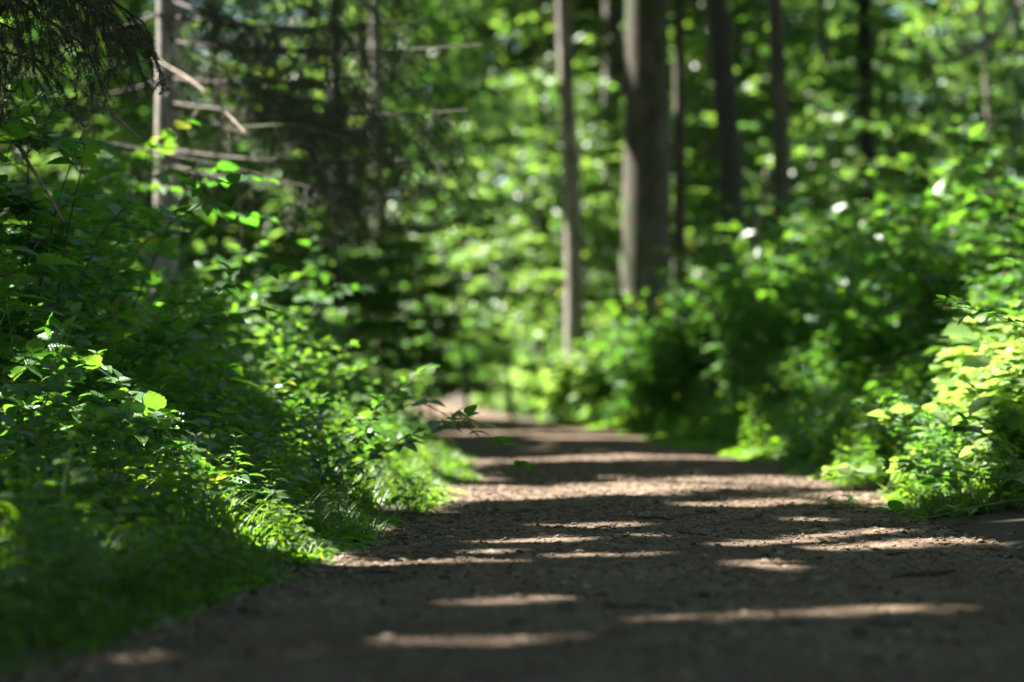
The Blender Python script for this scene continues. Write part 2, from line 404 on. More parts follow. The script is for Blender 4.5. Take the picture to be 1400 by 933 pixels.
def crown_leaves(center, rad, n, r):
    """leaf positions in twig clumps through the crown volume"""
    nc = max(12, n//60)
    d = norm(r.normal(size=(nc, 3))); rr = r.random(nc)**.42
    C = d*rr[:, None]*np.asarray(rad)
    k = r.integers(0, nc, n)
    sp = r.normal(size=(n, 3))*np.array([.62, .62, .28])
    return np.asarray(center)+C[k]+sp, C+np.asarray(center)

def tall_tree(x, y, rad, H, bark, label, group=None, lean=(0, 0), crown_r=5.0, crown_z=(7.5, 16.5), n=9000, leafL=.31, dense=True, spread=1.0, name='broadleaf_tree', cat='tree', flare=True, seed=0, gaps=.565, leafmat='crown'):
    r = np.random.default_rng(1000+seed)
    z0 = float(gz(x, y))-.12
    root = empty(name, (x, y, z0)); tag(root, label, cat, group)
    top = np.array([lean[0], lean[1], H])
    P = trunk_curve((0, 0, 0), top, 0, H*.05, 22, .35)
    zz = P[:, 2]/H
    R = rad*(1-.72*zz)*(1+(.55*np.exp(-P[:, 2]/.35) if flare else 0)); R = np.maximum(R, .02)
    # finer near the ground
    tb = MB(); tb.tube(P, R, 14)
    ctr = np.array([lean[0]*.7, lean[1]*.7, (crown_z[0]+crown_z[1])/2])
    rad3 = np.array([crown_r, crown_r, (crown_z[1]-crown_z[0])/2])
    L, C = crown_leaves(ctr, rad3, n, r)
    for k in range(9):
        i = int(np.interp(crown_z[0]*.85+r.random()*(H-crown_z[0])*.7, P[:, 2], np.arange(len(P)))); a = P[i]
        for _ in range(12):
            e = C[r.integers(0, len(C))]; m_ = (a+e)/2+np.array([0, 0, .6])
            t = np.linspace(0, 1, 7)[:, None]; Q = (1-t)**2*a+2*t*(1-t)*m_+t*t*e
            t2 = np.linspace(.05, 1, 40)[:, None]
            if not carved((1-t2)**2*a+2*t2*(1-t2)*m_+t2*t2*e+np.array([x, y, z0])).any(): break
        else: continue
        tb.tube(Q, np.linspace(R[i]*.5, .02, 7), 6)
    tb.build('trunk', bark, root)
    D = norm(np.stack([r.normal(size=n), r.normal(size=n), r.normal(size=n)*.3-.2], 1))
    W = L+np.array([x, y, z0])+D*leafL*.45
    keep = ~carved(W, mg=.12)
    gxy = W[:, :2]-SUN[:2]*((W[:, 2]-.5)/SUN[2])[:, None]
    far = gxy[:, 1] > 26
    nz = .34*vnoise(gxy[:, 0]*.2+3, gxy[:, 1]*.13, 76)+.33*vnoise(gxy[:, 0]*.7+3, gxy[:, 1]*.5, 77)+.33*vnoise(gxy[:, 0]*1.9, gxy[:, 1]*1.5, 78)
    keep &= ~(far & (nz > gaps) & ~protected(W))
    nb = .5*vnoise(gxy[:, 0]*2.3+9, gxy[:, 1]*1.7, 81)+.5*vnoise(gxy[:, 0]*5.1, gxy[:, 1]*4.3, 82)
    edge = np.maximum(xl(gxy[:, 1])-gxy[:, 0], gxy[:, 0]-xr(gxy[:, 1]))
    keep &= ~(~far & (edge > .15) & (gxy[:, 1] > 5.2) & (nb > np.where(gxy[:, 0] > 0, .565, .62)))
    keep &= ~(~far & (edge <= .15) & (gxy[:, 1] > 4) & (nb > .735))
    L = L[keep]; D = D[keep]; m = len(L)
    N = norm(np.stack([r.normal(size=m)*.45, r.normal(size=m)*.45, np.ones(m)], 1))
    cb = MB(); cb.leaves(TM_HEX if leafmat == 'beech' else TM_RH, L, D, N, leafL*(.7+.6*r.random(m)), 1.1, r.random(m))
    cb.build('crown', M[leafmat], root, smooth=False)
    return root

def px_tree(xb, yb, xt, w, d, bark, label, **k):
    b = at(xb, yb, d); x, y = b[0], b[1]
    z0 = float(gz(x, y)); ztop = CAMZ+HY/F*d
    H = k.pop('H', 19.0)
    slope = (xt-xb)/F*d/(ztop-b[2])
    return tall_tree(x, y, w/F*d/2, H, M[bark], label, lean=(slope*H*.8, 0), **k)

TREES = [
 (881, 425, 885, 76, 36, 'bark_brown', 'thickest dark trunk on the bank beside the bend of the path', dict(crown_r=5.5)),
 (929, 425, 929, 20, 38.5, 'bark_brown', 'slim brown trunk close behind the thickest trunk', dict(crown_r=2.5, n=2000)),
 (1019, 405, 982, 37, 33, 'bark_dark', 'dark leaning trunk between the thickest trunk and a slim straight one', dict()),
 (1076, 360, 1062, 26, 34, 'bark_brown', 'slim brown straight trunk next to the dark leaning trunk', dict(crown_r=3, n=3000)),
 (1187, 300, 1184, 28, 43, 'bark_dark', 'straight nearly black trunk far up the bank, mid way to the pale trunk', dict()),
 (1142, 290, 1130, 14, 50, 'bark_grey', 'thin greyish trunk with light flecks just before the nearly black trunk', dict(crown_r=3, n=3000)),
 (1270, 310, 1266, 11, 50, 'bark_dark', 'very thin dark trunk deep in the wood beyond the nearly black trunk', dict(crown_r=2.5, n=2000)),
 (1367, 250, 1352, 11, 40, 'bark_pale', 'thin pale sunlit trunk high on the bank at the edge of view', dict(crown_r=3, n=3000)),
 (1384, 230, 1390, 13, 46, 'bark_grey', 'thin grey trunk beside the pale sunlit one at the edge of view', dict(crown_r=3, n=3000)),
 (792, 430, 772, 28, 44, 'bark_pale', 'pale slender trunk with sunlit flecks standing between the bend and the thickest trunk', dict()),
 (836, 420, 838, 34, 56, 'bark_grey', 'smooth grey trunk half hidden behind the thickest trunk', dict()),
 (462, 460, 459, 18, 31, 'bark_dark', 'thin black upright trunk under the dark spruce boughs', dict()),
 (422, 440, 424, 26, 40, 'bark_dark', 'dark brown trunk in deep shade under the spruce boughs', dict()),
 (527, 515, 512, 26, 56, 'bark_pale', 'pale trunk at the end of the path where it bends away', dict(crown_r=4.5)),
 (970, 330, 966, 11, 52, 'bark_pale', 'thin pale trunk seen between the thickest and the dark leaning trunk', dict(crown_r=2.5, n=2000)),
 (352, 430, 350, 17, 42, 'bark_dark', 'added dark slim tree behind the spruce boughs, its crown shading the thickest trunk', dict(n=12000)),  # tree added so its crown keeps sun off the thickest trunk
 (398, 430, 396, 14, 49, 'bark_grey', 'added grey slim tree far behind the spruce boughs, its crown shading the pale slender trunk', dict(n=12000)),  # another added tree, crown there to shade the pale slender trunk
 (308, 330, 296, 16, 34, 'bark_grey', 'thin grey trunk behind the leafy thicket by the spruce', dict()),
 (735, 430, 742, 13, 62, 'bark_dark', 'thin dark trunk in the shade above the bright bank', dict(crown_r=4.5)),
]
for i, (xb, yb, xt, w, d, bk, lab, k) in enumerate(TREES):
    px_tree(xb, yb, xt, w, d, bk, lab, group='tree trunks seen in the wood', seed=i, **k)

# trees added out of view to shade the path and block skylight: spruce side, behind the viewer, far side
OVER = [(-6.2, 4.5, 4.6), (-10.5, 2.5, 5.2), (-6.4, 9.0, 4.8), (-11.0, 8.0, 5.2), (-6.6, 13.2, 4.8), (-11.2, 13.5, 5.2), (-7.6, 17.5, 5.0), (-12.0, 19, 5.4), (-8.2, 22.0, 5.0), (-12.8, 25, 5.4),
        (-9.6, 28, 5), (-15, 31, 5.5), (-11.5, 35, 5.2), (-17, 38, 5.5), (-13, 44, 5.5), (-18, 50, 5.5), (-15, 57, 5.5), (-21, 64, 6), (-17, 73, 6), (-25, 84, 6),
        (-4.6, -2, 5), (-8, -5, 5), (-3, -10, 5.5), (3, -8, 5), (-12, -12, 6), (9, -12, 6), (5.2, -2, 6), (5.0, 4, 6.2), (12, 2, 6), (6.2, 10.5, 6), (7.5, 17, 6), (14, 12, 6), (9, 23, 5), (16, 22, 6), (13, 30, 5.5), (12, 40, 5.5), (16, 52, 6), (15, 64, 6), (6, 78, 6), (6, 64, 5), (-5.6, 76, 5.2), (-4.2, 66, 4.5), (-9.5, 58, 4.5), (-7.8, 50, 4.6), (-9, 66, 5), (-6.8, 84, 5.6), (-2.6, 87, 5.2), (-11.5, 73, 5.5), (-13, 62, 5), (-18, -2, 6), (-20, 12, 6), (-20, 24, 6)]
for i, (x, y, cr) in enumerate(OVER):
    side = 'added broadleaf tree rooted out of view, its crown put there for shade' if y < 45 else 'tall broadleaf tree far back in the wood behind the saplings'
    near = 0 < y < 27 and -14 < x < 0; wall = y < 2 or x > 8.2 or x < -17  # wall: added trees with low crowns that block skylight
    for q in range(400):
        zz = np.linspace(2, 18, 60); jx, jy = (x, y) if q == 0 else (x+random.gauss(0, .5+q*.003), y+random.gauss(0, .5+q*.003))
        if jx < 0 and jx > -.24*jy-1.1 and q: continue
        if not near: break
        if not carved(np.stack([np.full(60, jx), np.full(60, jy), zz], 1), mg=.30-.0006*q).any(): break
    x, y = jx, jy
    back = 48 < y and -14 < x < -2
    tall_tree(x, y, .2+.12*random.random(), 17+3*random.random(), M[random.choice(['bark_grey', 'bark_brown', 'bark_dark'])], side,
              group='unseen broadleaf trees added for shade' if y < 45 else 'tall trees far back in the wood', crown_r=cr, crown_z=(3.0 if wall else 7.5 if y < 42 else 2.0 if back else 2.5, 17), n=30000 if near else 19000 if back else 9500, leafL=.225 if near or back else .31, leafmat='beech' if back else 'crown', seed=100+i, gaps=.565)

# ---------------------------------------------------------------- spruces
def needles_along(mb, A, B, n, nl, r, nw=.12, up=.0):
    t = r.random(n); P = A+(B-A)*t[:, None]; ax = norm((B-A)[None])[0]
    rd = norm(r.normal(size=(n, 3))); rd = norm(rd-ax*(rd@ax)[:, None])
    D = norm(rd*.85+ax*.55+np.array([0, 0, up]))
    mb.leaves((np.array([(-.5, 0, 0), (.5, 0, 0), (0, 1, 0)]), np.zeros((0, 4), int), np.array([(0, 1, 2)]), np.array([(0, 0), (1, 0), (.5, 1)])),
              P, D, norm(r.normal(size=(n, 3))), nl*(.7+.5*r.random(n)), nw, np.clip(.35+.3*r.normal(size=n), 0, 1))

def bough(root, o0, tip, sag, ntw, twl, nn, nl, r, nw=.12, hang=.75):
    """a spruce bough from o0 to tip (local), with hanging twigs bearing needles"""
    o0 = np.array(o0, float); tip = np.array(tip, float)
    t = np.linspace(0, 1, 9)[:, None]; mid = (o0+tip)/2+np.array([0, 0, -sag]); Q = (1-t)**2*o0+2*t*(1-t)*mid+t*t*tip
    wb = MB(); wb.tube(Q, np.linspace(.018, .004, 9), 5)
    nb = MB(); ax = norm((tip-o0)[None])[0]; side = norm(np.cross(ax, [0, 0, 1.0])[None])[0]
    for k in range(ntw):
        s = .12+.88*(k+r.random())/ntw
        a = (1-s)**2*o0+2*s*(1-s)*mid+s*s*tip
        if carved((np.asarray(root.location)+a)[None])[0]: continue
        sg = 1 if r.random() < .5 else -1
        ln = twl*(.55+.7*r.random())*(1.1-.5*s)
        d = norm((ax*(.5+.5*r.random())+side*sg*(.25+.75*r.random())+np.array([0, 0, -hang*(.5+r.random())]))[None])[0]
        e = a+d*ln; m1 = (a+e)/2+np.array([0, 0, .12*ln]); e = e+np.array([0, 0, -.18*ln])
        tt_ = np.linspace(0, 1, 6)[:, None]; C = (1-tt_)**2*a+2*tt_*(1-tt_)*m1+tt_**2*e
        wb.tube(C, np.linspace(.0035, .0012, 6), 3)
        for q in range(5):
            needles_along(nb, C[q], C[q+1], nn//5, nl, r, nw)
        for q in range(r.integers(3, 7)):     # side twiglets
            b = C[r.integers(1, 6)]; d2 = norm((d*.7+side*r.normal()*.9+ax*r.normal()*.6+np.array([0, 0, -.25-.5*r.random()]))[None])[0]
            l2 = ln*(.2+.35*r.random()); e2 = b+d2*l2; wb.tube(np.array([b, (b+e2)/2+[0, 0, .01], e2]), [.002, .0015, .001], 3)
            needles_along(nb, b, e2, int(nn*.35), nl, r, nw)
    bo = wb.build('bough', M['twig'], root)
    if nn: nb.build('needles', M['needle'], bo, smooth=False)
    return bo

# near spruce, trunk out of view, its lowest boughs hang into the corner
r = np.random.default_rng(5)
s2 = empty('spruce_tree', (-4.4, 9.4, float(gz(-4.4, 9.4))-.1))
tag(s2, 'near spruce whose drooping needled boughs hang into the top corner of view', 'spruce')
b0 = np.array(s2.location)
tb = MB(); tb.tube([(0, 0, 0), (.02, 0, .4), (0, .03, 4), (.05, 0, 9), (0, 0, 15)], [.26, .2, .17, .11, .02], 12); tb.build('trunk', M['bark_brown'], s2)
def loc(px, py, d): return at(px, py, d)-b0
for (x0, y0, x1, y1, d, ntw, tw, hang) in ((-220, -60, 30, 20, 9.6, 16, .42, 1.3), (-260, 10, 60, 60, 9.2, 15, .34, 1.2), (-150, -160, 150, -20, 9.3, 18, .34, .9), (-120, -180, 195, 5, 9.1, 22, .36, 1.0),
                                   (-100, -150, 200, 35, 9.0, 18, .28, 1.0), (-160, -120, 120, 40, 9.15, 16, .3, 1.1), (-300, 60, 20, 100, 9.8, 12, .3, 1.2)):
    bough(s2, loc(x0, y0+25, d+.4), loc(x1, y1+25, d), -.06, ntw+3, tw*1.2, 170, .019, r, .16, hang=hang)
for k in range(26):      # the upper boughs, above the frame
    a = r.random()*2*pi; z = 3.6+k*.42; L = 2.6*(1-z/16); e = np.array([cos(a)*L, sin(a)*L, z-.5])
    if px_of(e+b0)[1] > -60 and (e+b0)[1] > 2: e[2] += .6
    bough(s2, (0, 0, z), e, .1, 20, .5, 60, .04, r, .3)
for (x0, y0, x1, y1, d) in ((-60, 90, 88, 305, 10.2), (-90, 0, 192, 190, 10.8)):
    a, b = loc(x0, y0, d), loc(x1, y1, d-.3); t = np.linspace(0, 1, 7)[:, None]
    m_ = MB(); m_.tube(a+(b-a)*t+np.array([0, 0, .05])*np.sin(t*pi)+r.normal(size=(7, 3))*.003, np.linspace(.012, .005, 7), 6)
    tag(m_.build('dead_branch', M['deadwood'], s2), 'bare pale dead branch')

TREES2 = [(243, 300, 238, 20, 23, 'bark_dark', 'added dark trunk making the shaded side of the pale spruce trunk')]  # added dark trunk stands in for the spruce trunk's shaded side
for xb, yb, xt, w, d, bk, lb_ in TREES2: px_tree(xb, yb, xt, w, d, bk, lb_, seed=70, group='tree trunks seen in the wood', crown_r=3, n=2500)

# farther spruce, trunk in view, wide dark boughs across the path side
x, y = at(224, 300, 18)[:2]
s1 = empty('spruce_tree', (x, y, float(gz(x, y))-.1)); b0 = np.array(s1.location)
tag(s1, 'tall spruce with pale sunlit trunk and dark sweeping boughs over the thicket', 'spruce')
tb = MB(); tb.tube([(0, 0, 0), (0, 0, .35), (.03, 0, 3), (0, .03, 7), (.03, 0, 18)], [.17, .10, .092, .08, .02], 14); tb.build('trunk', M['bark_pale'], s1)  # narrow pale trunk stands for the sunlit half only
for (x1, y1, dd, ntw) in ((420, 40, -2.0, 30), (560, 95, -2.6, 40), (640, 150, -3.2, 46), (600, 215, -3.0, 40), (520, 150, -1.5, 40), (560, 30, -2.2, 36), (470, 250, -2, 30), (660, 60, -3, 34), (380, 110, -1, 26),
                    (330, 30, -1, 22), (90, 40, -1, 22), (40, 130, -1.5, 24), (120, -20, -2, 20), (600, -20, -2, 34), (480, -30, 0, 30), (530, 190, 0, 36), (430, 200, -1, 26)):
    d = 18+dd; tip = at(x1, y1, d)-b0; st = np.array([0, 0, tip[2]+.25+.35*r.random()])
    bough(s1, st, tip, .12, int(ntw*1.15), .7, 75, .032, r, .13, hang=.5)
for k in range(22):
    a = r.random()*2*pi; z = 5.2+k*.5; L = 3.0*(1-z/19); bough(s1, (0, 0, z), (cos(a)*L, sin(a)*L, z-.5), .1, 20, .6, 50, .045, r, .3)
for (x0, y0, x1, y1, d0, d1) in ((205, 78, 335, 180, 17.6, 13.8), (100, 190, 520, 285, 16, 15), (330, 175, 470, 190, 15.6, 15), (360, 75, 440, 100, 16, 15.5), (20, 200, 140, 222, 15, 14.5)):
    a, b = at(x0, y0, d0)-b0, at(x1, y1, d1)-b0; t = np.linspace(0, 1, 8)[:, None]
    m_ = MB(); m_.tube(a+(b-a)*t+np.array([0, 0, .05])*np.sin(t*pi)+r.normal(size=(8, 3))*.004, np.linspace(.010, .004, 8), 6)
    for q in range(5):
        c0 = (a+(b-a)*t)[2+q]; m_.tube(np.array([c0-[0, 0, .08], c0+r.normal(size=3)*.12-[0, 0, .12], c0+r.normal(size=3)*.25-[0, 0, .25]]), [.005, .003, .0015], 4)
    pale = y0 < 130 and x0 < 300
    tag(m_.build('dead_branch', M['deadwood' if pale else 'bark_brown'], s1), 'bare pale dead branch' if pale else 'bare dark dead branch')

# ---------------------------------------------------------------- undergrowth plants (prototypes)
def arc(base, az, el, L, n, sag, r, wob=.04):
    d = np.array([cos(az)*cos(el), sin(az)*cos(el), sin(el)]); P = [np.array(base, float)]; st = L/(n-1)
    for i in range(n-1):
        P.append(P[-1]+d*st); d = d+np.array([0, 0, -sag*st])+r.normal(size=3)*wob*np.array([1, 1, .4]); d /= np.linalg.norm(d)
    return np.array(P)

def make_nettle(r, H, ns, leafL, name, leafmat, tmpl, stemmat='cane_green'):
    root = empty(name); fb = MB()
    for s in range(ns):
        a = r.random()*2*pi; R0 = .16*H*(r.random()**.5)
        h = H*(.7+.4*r.random()); P = arc((R0*cos(a), R0*sin(a), 0), a, radians(72+14*r.random()), h, 10, .35/H*.6, r, .03)
        sb = MB(); sb.tube(P, np.linspace(.0042, .0014, 10)*(.6+.5*H), 5); sb.build('stem', M[stemmat], root)
        nodes = max(5, int(h/(.03+.30*leafL))); tw = r.random()*pi
        for k in range(nodes):
            t = .12+.88*k/(nodes-1); q = t*9; i = min(int(q), 8); p0 = P[i]+(P[i+1]-P[i])*(q-i)
            if t < .35 and r.random() < .45: continue
            sz = leafL*(.55+.6*sin(pi*min(1, t*.9+.08)))*(1 if t < .9 else .55)
            for o in (0, pi):
                b = tw+k*pi/2+o+r.normal()*.25
                D = np.array([cos(b), sin(b), .25-.45*(1-t)+.3*r.normal()*.5+(0.5 if t > .93 else 0)])
                pet = p0+norm(D[None])[0]*sz*.25
                fb.leaves(tmpl, [pet], [D], [[r.normal()*.22, r.normal()*.22, 1]], sz*(.8+.4*r.random()), .95+.25*r.random(), np.clip(.2+.6*t*r.random()+.2*r.random(), 0, 1))
    fb.build('leaves', M[leafmat], root)
    return root

def trifoliate(fb, stb, p, D, r, sz, var, tmpl=TM_BRAMBLE):
    D = norm(np.asarray(D, float)[None])[0]; e = p+D*sz*.75
    stb.tube(np.array([p, (p+e)/2+[0, 0, .006], e]), [.0014, .0012, .001], 3)
    side = norm(np.cross(D, [0, 0, 1.0])[None])[0]; N = np.array([r.normal()*.28, r.normal()*.28, 1.0])
    dr = np.array([0, 0, -.12+r.normal()*.18])
    fb.leaves(tmpl, [e, e-D*sz*.1, e-D*sz*.1], [D+dr, D*.35+side+dr*1.2, D*.35-side+dr*1.2], [N, N+side*.2, N-side*.2],
              np.array([1.15, .92, .92])*sz*(.9+.2*r.random(3)), [1.05, 1, 1], np.clip(var+.12*r.normal(size=3), 0, 1))

def make_bramble(r, nc, L, leafL, name='bramble_bush'):
    root = empty(name); fb = MB()
    for s in range(nc):
        az = s/nc*2*pi+r.normal()*.5
        P = arc((.06*cos(az), .06*sin(az), 0), az, radians(58+28*r.random()), L*(.75+.5*r.random()), 16, 1.35/L, r, .06)
        P[:, 2] = np.maximum(P[:, 2], .03)
        sb = MB(); sb.tube(P, np.linspace(.0055, .0018, 16), 5)
        for k in range(int(L/.075)):
            t = .15+.85*k/(L/.075); q = min(t, .999)*15; i = int(q); p0 = P[i]+(P[i+1]-P[i])*(q-i)
            ax = P[min(i+1, 15)]-P[i]; b = k*2.4+r.normal()*.5; D = norm(ax[None])[0]*.5+np.array([cos(b), sin(b), .25+.2*r.normal()])
            trifoliate(fb, sb, p0, D, r, leafL*(1.05-.45*t)*(.75+.5*r.random()), .15+.75*t*r.random())
        sb.build('cane', M['cane_red' if s % 2 else 'cane_green'], root)
    fb.build('leaves', M['bramble'], root)
    return root

def make_hazel(r, H, ns, leafL, name='hazel_shrub'):
    root = empty(name); fb = MB()
    for s in range(ns):
        az = s/ns*2*pi+r.normal()*.4
        P = arc((.05*cos(az), .05*sin(az), 0), az, radians(68+16*r.random()), H*(.75+.35*r.random()), 12, .15, r, .05)
        sb = MB(); sb.tube(P, np.linspace(.009, .003, 12), 5)
        for k in range(9):
            i = r.integers(3, 12); p0 = P[i]; a = r.random()*2*pi; Lb = H*(.16+.22*r.random())
            B = arc(p0, a, radians(15+15*r.normal()), Lb, 6, .6, r, .05); sb.tube(B, np.linspace(.004, .0015, 6), 4)
            m = max(4, int(Lb/.045)); ax = norm((B[-1]-B[0])[None])[0]; sd = norm(np.cross(ax, [0, 0, 1.0])[None])[0]
            for q in range(m):
                t = (q+.6)/m*5; j = min(int(t), 4); pp = B[j]+(B[j+1]-B[j])*(t-j); sg = 1 if q % 2 else -1
                D = ax*.6+sd*sg*(.8 if q < m-1 else 0)+np.array([0, 0, -.1+.15*r.normal()])
                fb.leaves(TM_HAZEL, [pp], [D], [[r.normal()*.25, r.normal()*.25, 1]], leafL*(.65+.6*r.random()), 1.0, np.clip(r.random(), 0, 1))
        sb.build('stem', M['twig'], root)
    fb.build('leaves', M['hazel'], root)
    return root

def make_sapling(r, H, leafL, name='beech_sapling', dens=1.0):
    root = empty(name); tb = MB(); fb = MB()
    P = arc((0, 0, 0), r.random()*6.28, radians(84), H, 14, -.01, r, .05); R = np.linspace(.012+.006*H, .004, 14); tb.tube(P, R, 7)
    nb = int(4.2*H*dens)
    LP, LD, LN, LS = [], [], [], []
    for k in range(nb):
        t = .12+.88*(k+.5)/nb; q = t*13*.999; i = int(q); p0 = P[i]+(P[i+1]-P[i])*(q-i); a = k*2.4+r.normal()*.4
        Lb = (.35+.30*H*(1-t)**.7*(.6+.6*r.random()))*min(1, .5+t*2)
        B = arc(p0, a, radians(18+10*r.normal()), Lb, 8, .28, r, .05); tb.tube(B, np.linspace(R[i]*.5, .002, 8), 4)
        subs = [(B, Lb)]
        for j in range(int(Lb/.16)):
            w = 2+r.integers(0, 6); ax = norm((B[-1]-B[0])[None])[0]; sd = norm(np.cross(ax, [0, 0, 1.0])[None])[0]*(1 if j % 2 else -1)
            d = ax*.7+sd*.8; L2 = Lb*(.2+.3*r.random()); az2 = math.atan2(d[1], d[0]); C = arc(B[min(w, 7)], az2, radians(5+8*r.normal()), L2, 4, .3, r, .04)
            tb.tube(C, np.linspace(.003, .0012, 4), 3); subs.append((C, L2))
        for C, L2 in subs:
            n = len(C); m = max(3, int(L2/(leafL*.42))); ax = norm((C[-1]-C[0])[None])[0]; sd = norm(np.cross(ax, [0, 0, 1.0])[None])[0]
            for q in range(m):
                t2 = (q+.7)/m*(n-1)*.999; j = int(t2); LP.append(C[j]+(C[j+1]-C[j])*(t2-j)); sg = 1 if q % 2 else -1
                LD.append(ax*.55+sd*sg*.85+np.array([0, 0, -.18+.3*r.normal()])); LN.append([r.normal()*.5, r.normal()*.5, 1]); LS.append(leafL*(.65+.6*r.random()))
    n = len(LP); fb.leaves(TM_HEX, LP, LD, LN, np.array(LS), 1.15, np.clip(.5+.28*r.normal(size=n), 0, 1))
    tb.build('trunk', M['bark_grey'], root); fb.build('crown', M['beech'], root, smooth=False)
    return root

HOLD = []
def protos(fn, n): 
    out = [fn(np.random.default_rng(300+len(HOLD)*17+i)) for i in range(n)]
    HOLD.append(out); return out
NET = protos(lambda r: make_nettle(r, .95, int(r.integers(4, 6)), .185, 'nettle_plant', 'nettle', TM_NETTLE), 7)
HRB = protos(lambda r: make_nettle(r, .34, int(r.integers(6, 10)), .062, 'woodland_herb', 'herb', TM_MED), 6)
BRA = protos(lambda r: make_bramble(r, int(r.integers(5, 7)), 1.05+.3*r.random(), .118), 7)
HAZ = protos(lambda r: make_hazel(r, 1.45, int(r.integers(4, 6)), .108), 4)
SAP = protos(lambda r: make_sapling(r, 3.2+3.6*r.random(), .18), 6)
YNG = protos(lambda r: make_nettle(r, .8, int(r.integers(6, 8)), .20, 'leafy_bush', 'sun_leaf', TM_HAZEL), 4)
used = set()
def place(protolist, x, y, sc, label, cat, group, dz=0, rz=None, tilt=.08):
    i = random.randrange(len(protolist)); pr = protolist[i]
    if pr.name not in used: used.add(pr.name); o = pr
    else: o = copy_tree(pr)
    o.location = (x, y, float(gz(x, y))-.015+dz); o.scale = (sc,)*3
    o.rotation_euler = (random.gauss(0, tilt), random.gauss(0, tilt), random.random()*6.28 if rz is None else rz)
    tag(o, label, cat, group)
    return o

# ---- planting
def dartboard(side, d0, d1, umax, rfun, keepfun, tries=16000):
    pts = []; cell = {}
    for _ in range(tries):
        d = d0*(d1/d0)**random.random()
        e = float(xl(d)) if side < 0 else float(xr(d))
        lim = .235*d+.3
        u = random.random()*umax
        x = e-u if side < 0 else e+u
        if abs(x) > lim: continue
        rr = rfun(d, u)
        if not keepfun(d, u): continue
        cx, cy = int(x//.8), int(d//.8); ok = True
        for ix in range(cx-1, cx+2):
            for iy in range(cy-1, cy+2):
                for (a, b) in cell.get((ix, iy), ()):
                    if (a-x)**2+(b-d)**2 < rr*rr: ok = False; break
        if ok: pts.append((x, d, u)); cell.setdefault((cx, cy), []).append((x, d))
    return pts

WHERE = {-1: 'spruce side', 1: 'big trunk side'}
def zone(side, d, u):
    dist = 'near stretch' if d < 9.5 else 'middle stretch' if d < 15 else 'far stretch' if d < 26 else 'bend'
    up = 'at the edge' if u < .55 else 'a step in' if u < 1.4 else 'deep in'
    return dist, up, WHERE[side]
def lab(kind, side, d, u):
    a, b, c_ = zone(side, d, u)
    t = '%s %s from the path, %s, %s' % (kind, b, c_, a) if b != 'at the edge' else '%s at the path edge, %s, %s' % (kind, c_, a)
    return t, t

cnt = {'nettle': 0, 'bramble': 0, 'herb': 0, 'hazel': 0}
def plant(kind, x, d, u, side, sc):
    P = {'nettle': NET, 'bramble': BRA, 'herb': HRB, 'hazel': HAZ}[kind]
    txt = {'nettle': 'upright nettle plant', 'bramble': 'arching bramble bush', 'herb': 'low fresh green herb', 'hazel': 'broad leaved hazel shrub'}[kind]
    hp = {'nettle': .95, 'bramble': .8, 'herb': .3, 'hazel': 1.4}[kind]*sc
    zz = float(gz(x, d))
    if d < 20 and carved(np.array([[x, d, zz+hp*f] for f in (.5, .75, 1.0)]), far=.42, mg=.1).any(): return
    l, g_ = lab(txt, side, d, u); cnt[kind] += 1
    place(P, x, d, sc, l, {'nettle': 'nettle', 'bramble': 'bramble', 'herb': 'wild plant', 'hazel': 'shrub'}[kind], g_)
for side in (-1, 1):
    # low herbs along the trodden edge
    for x, d, u in dartboard(side, 5.0, 30, .75, lambda d, u: .125+.012*d, lambda d, u: u > .04):
        if side > 0 and d < 10.2: continue
        plant('herb', x, d, u, side, (.45+.6*min(1, u/.5))*(.7+.4*random.random())*(1.25 if d < 8 else 1))
    for x, d, u in dartboard(side, 7.0, 62, 5.5, lambda d, u: .22+.014*d+.03*u, lambda d, u: u > (.30 if side < 0 else .06)):
        if side > 0 and d < 10.6: continue
        if d > 30: hs = 1.25
        else: hs = 1.0
        hh = min(1.0, .23+.47*u) if side < 0 else min(1.05, .36+.42*u)*(1 if d < 18 else .74)
        if d < 8.2 and side < 0: hh *= .8
        k = random.random()
        nz = float(vnoise(x*.9, d*.5, 3))
        if k < .62*nz+.18: plant('nettle', x, d, u, side, hs*hh*(.85+.35*random.random()))
        else: plant('bramble', x, d, u, side, hs*hh*(.75+.35*random.random())*1.05)
for (px, d, sc) in ((40, 10.6, .95), (150, 11.5, 1.02), (250, 12.6, 1.05), (-40, 10.0, 1.1), (300, 14.0, .95), (90, 13, 1.12), (200, 14.5, 1.15), (330, 16, 1.05), (380, 18, .95), (20, 15, 1.25), (120, 16.5, 1.2)):
    x = (px-700)/F*d; plant('hazel', x, d, float(xl(d))-x, -1, sc)
for (px, d, sc) in ((1330, 19, .8), (1390, 17, .85), (1250, 23, .8), (1150, 27, .7), (1080, 31, .7), (1300, 26, .85), (1390, 24, 1)):
    x = (px-700)/F*d; plant('hazel', x, d, x-float(xr(d)), 1, sc)
# bush on the near right, sunlight partly put into its leaf colour
for i, (px, d, sc) in enumerate(((1300, 12.6, .62), (1345, 12.2, .80), (1395, 12.0, .95), (1430, 12.4, 1.05), (1370, 11.3, .55), (1410, 11.4, .75), (1440, 11.0, .8), (1330, 11.8, .5), (1385, 12.8, 1.0), (1265, 12.4, .38), (1360, 12.6, .85), (1410, 12.7, 1.1), (1310, 12.2, .55), (1375, 11.8, .72), (1290, 12.1, .42), (1400, 11.9, .9), (1340, 12.9, .78), (1425, 11.7, .85))):
    x = (px-700)/F*d
    place(YNG, x, d, sc, 'yellow green leafy bush glowing in the sun at the path edge', 'bush', 'sunlit bushes at the path edge')

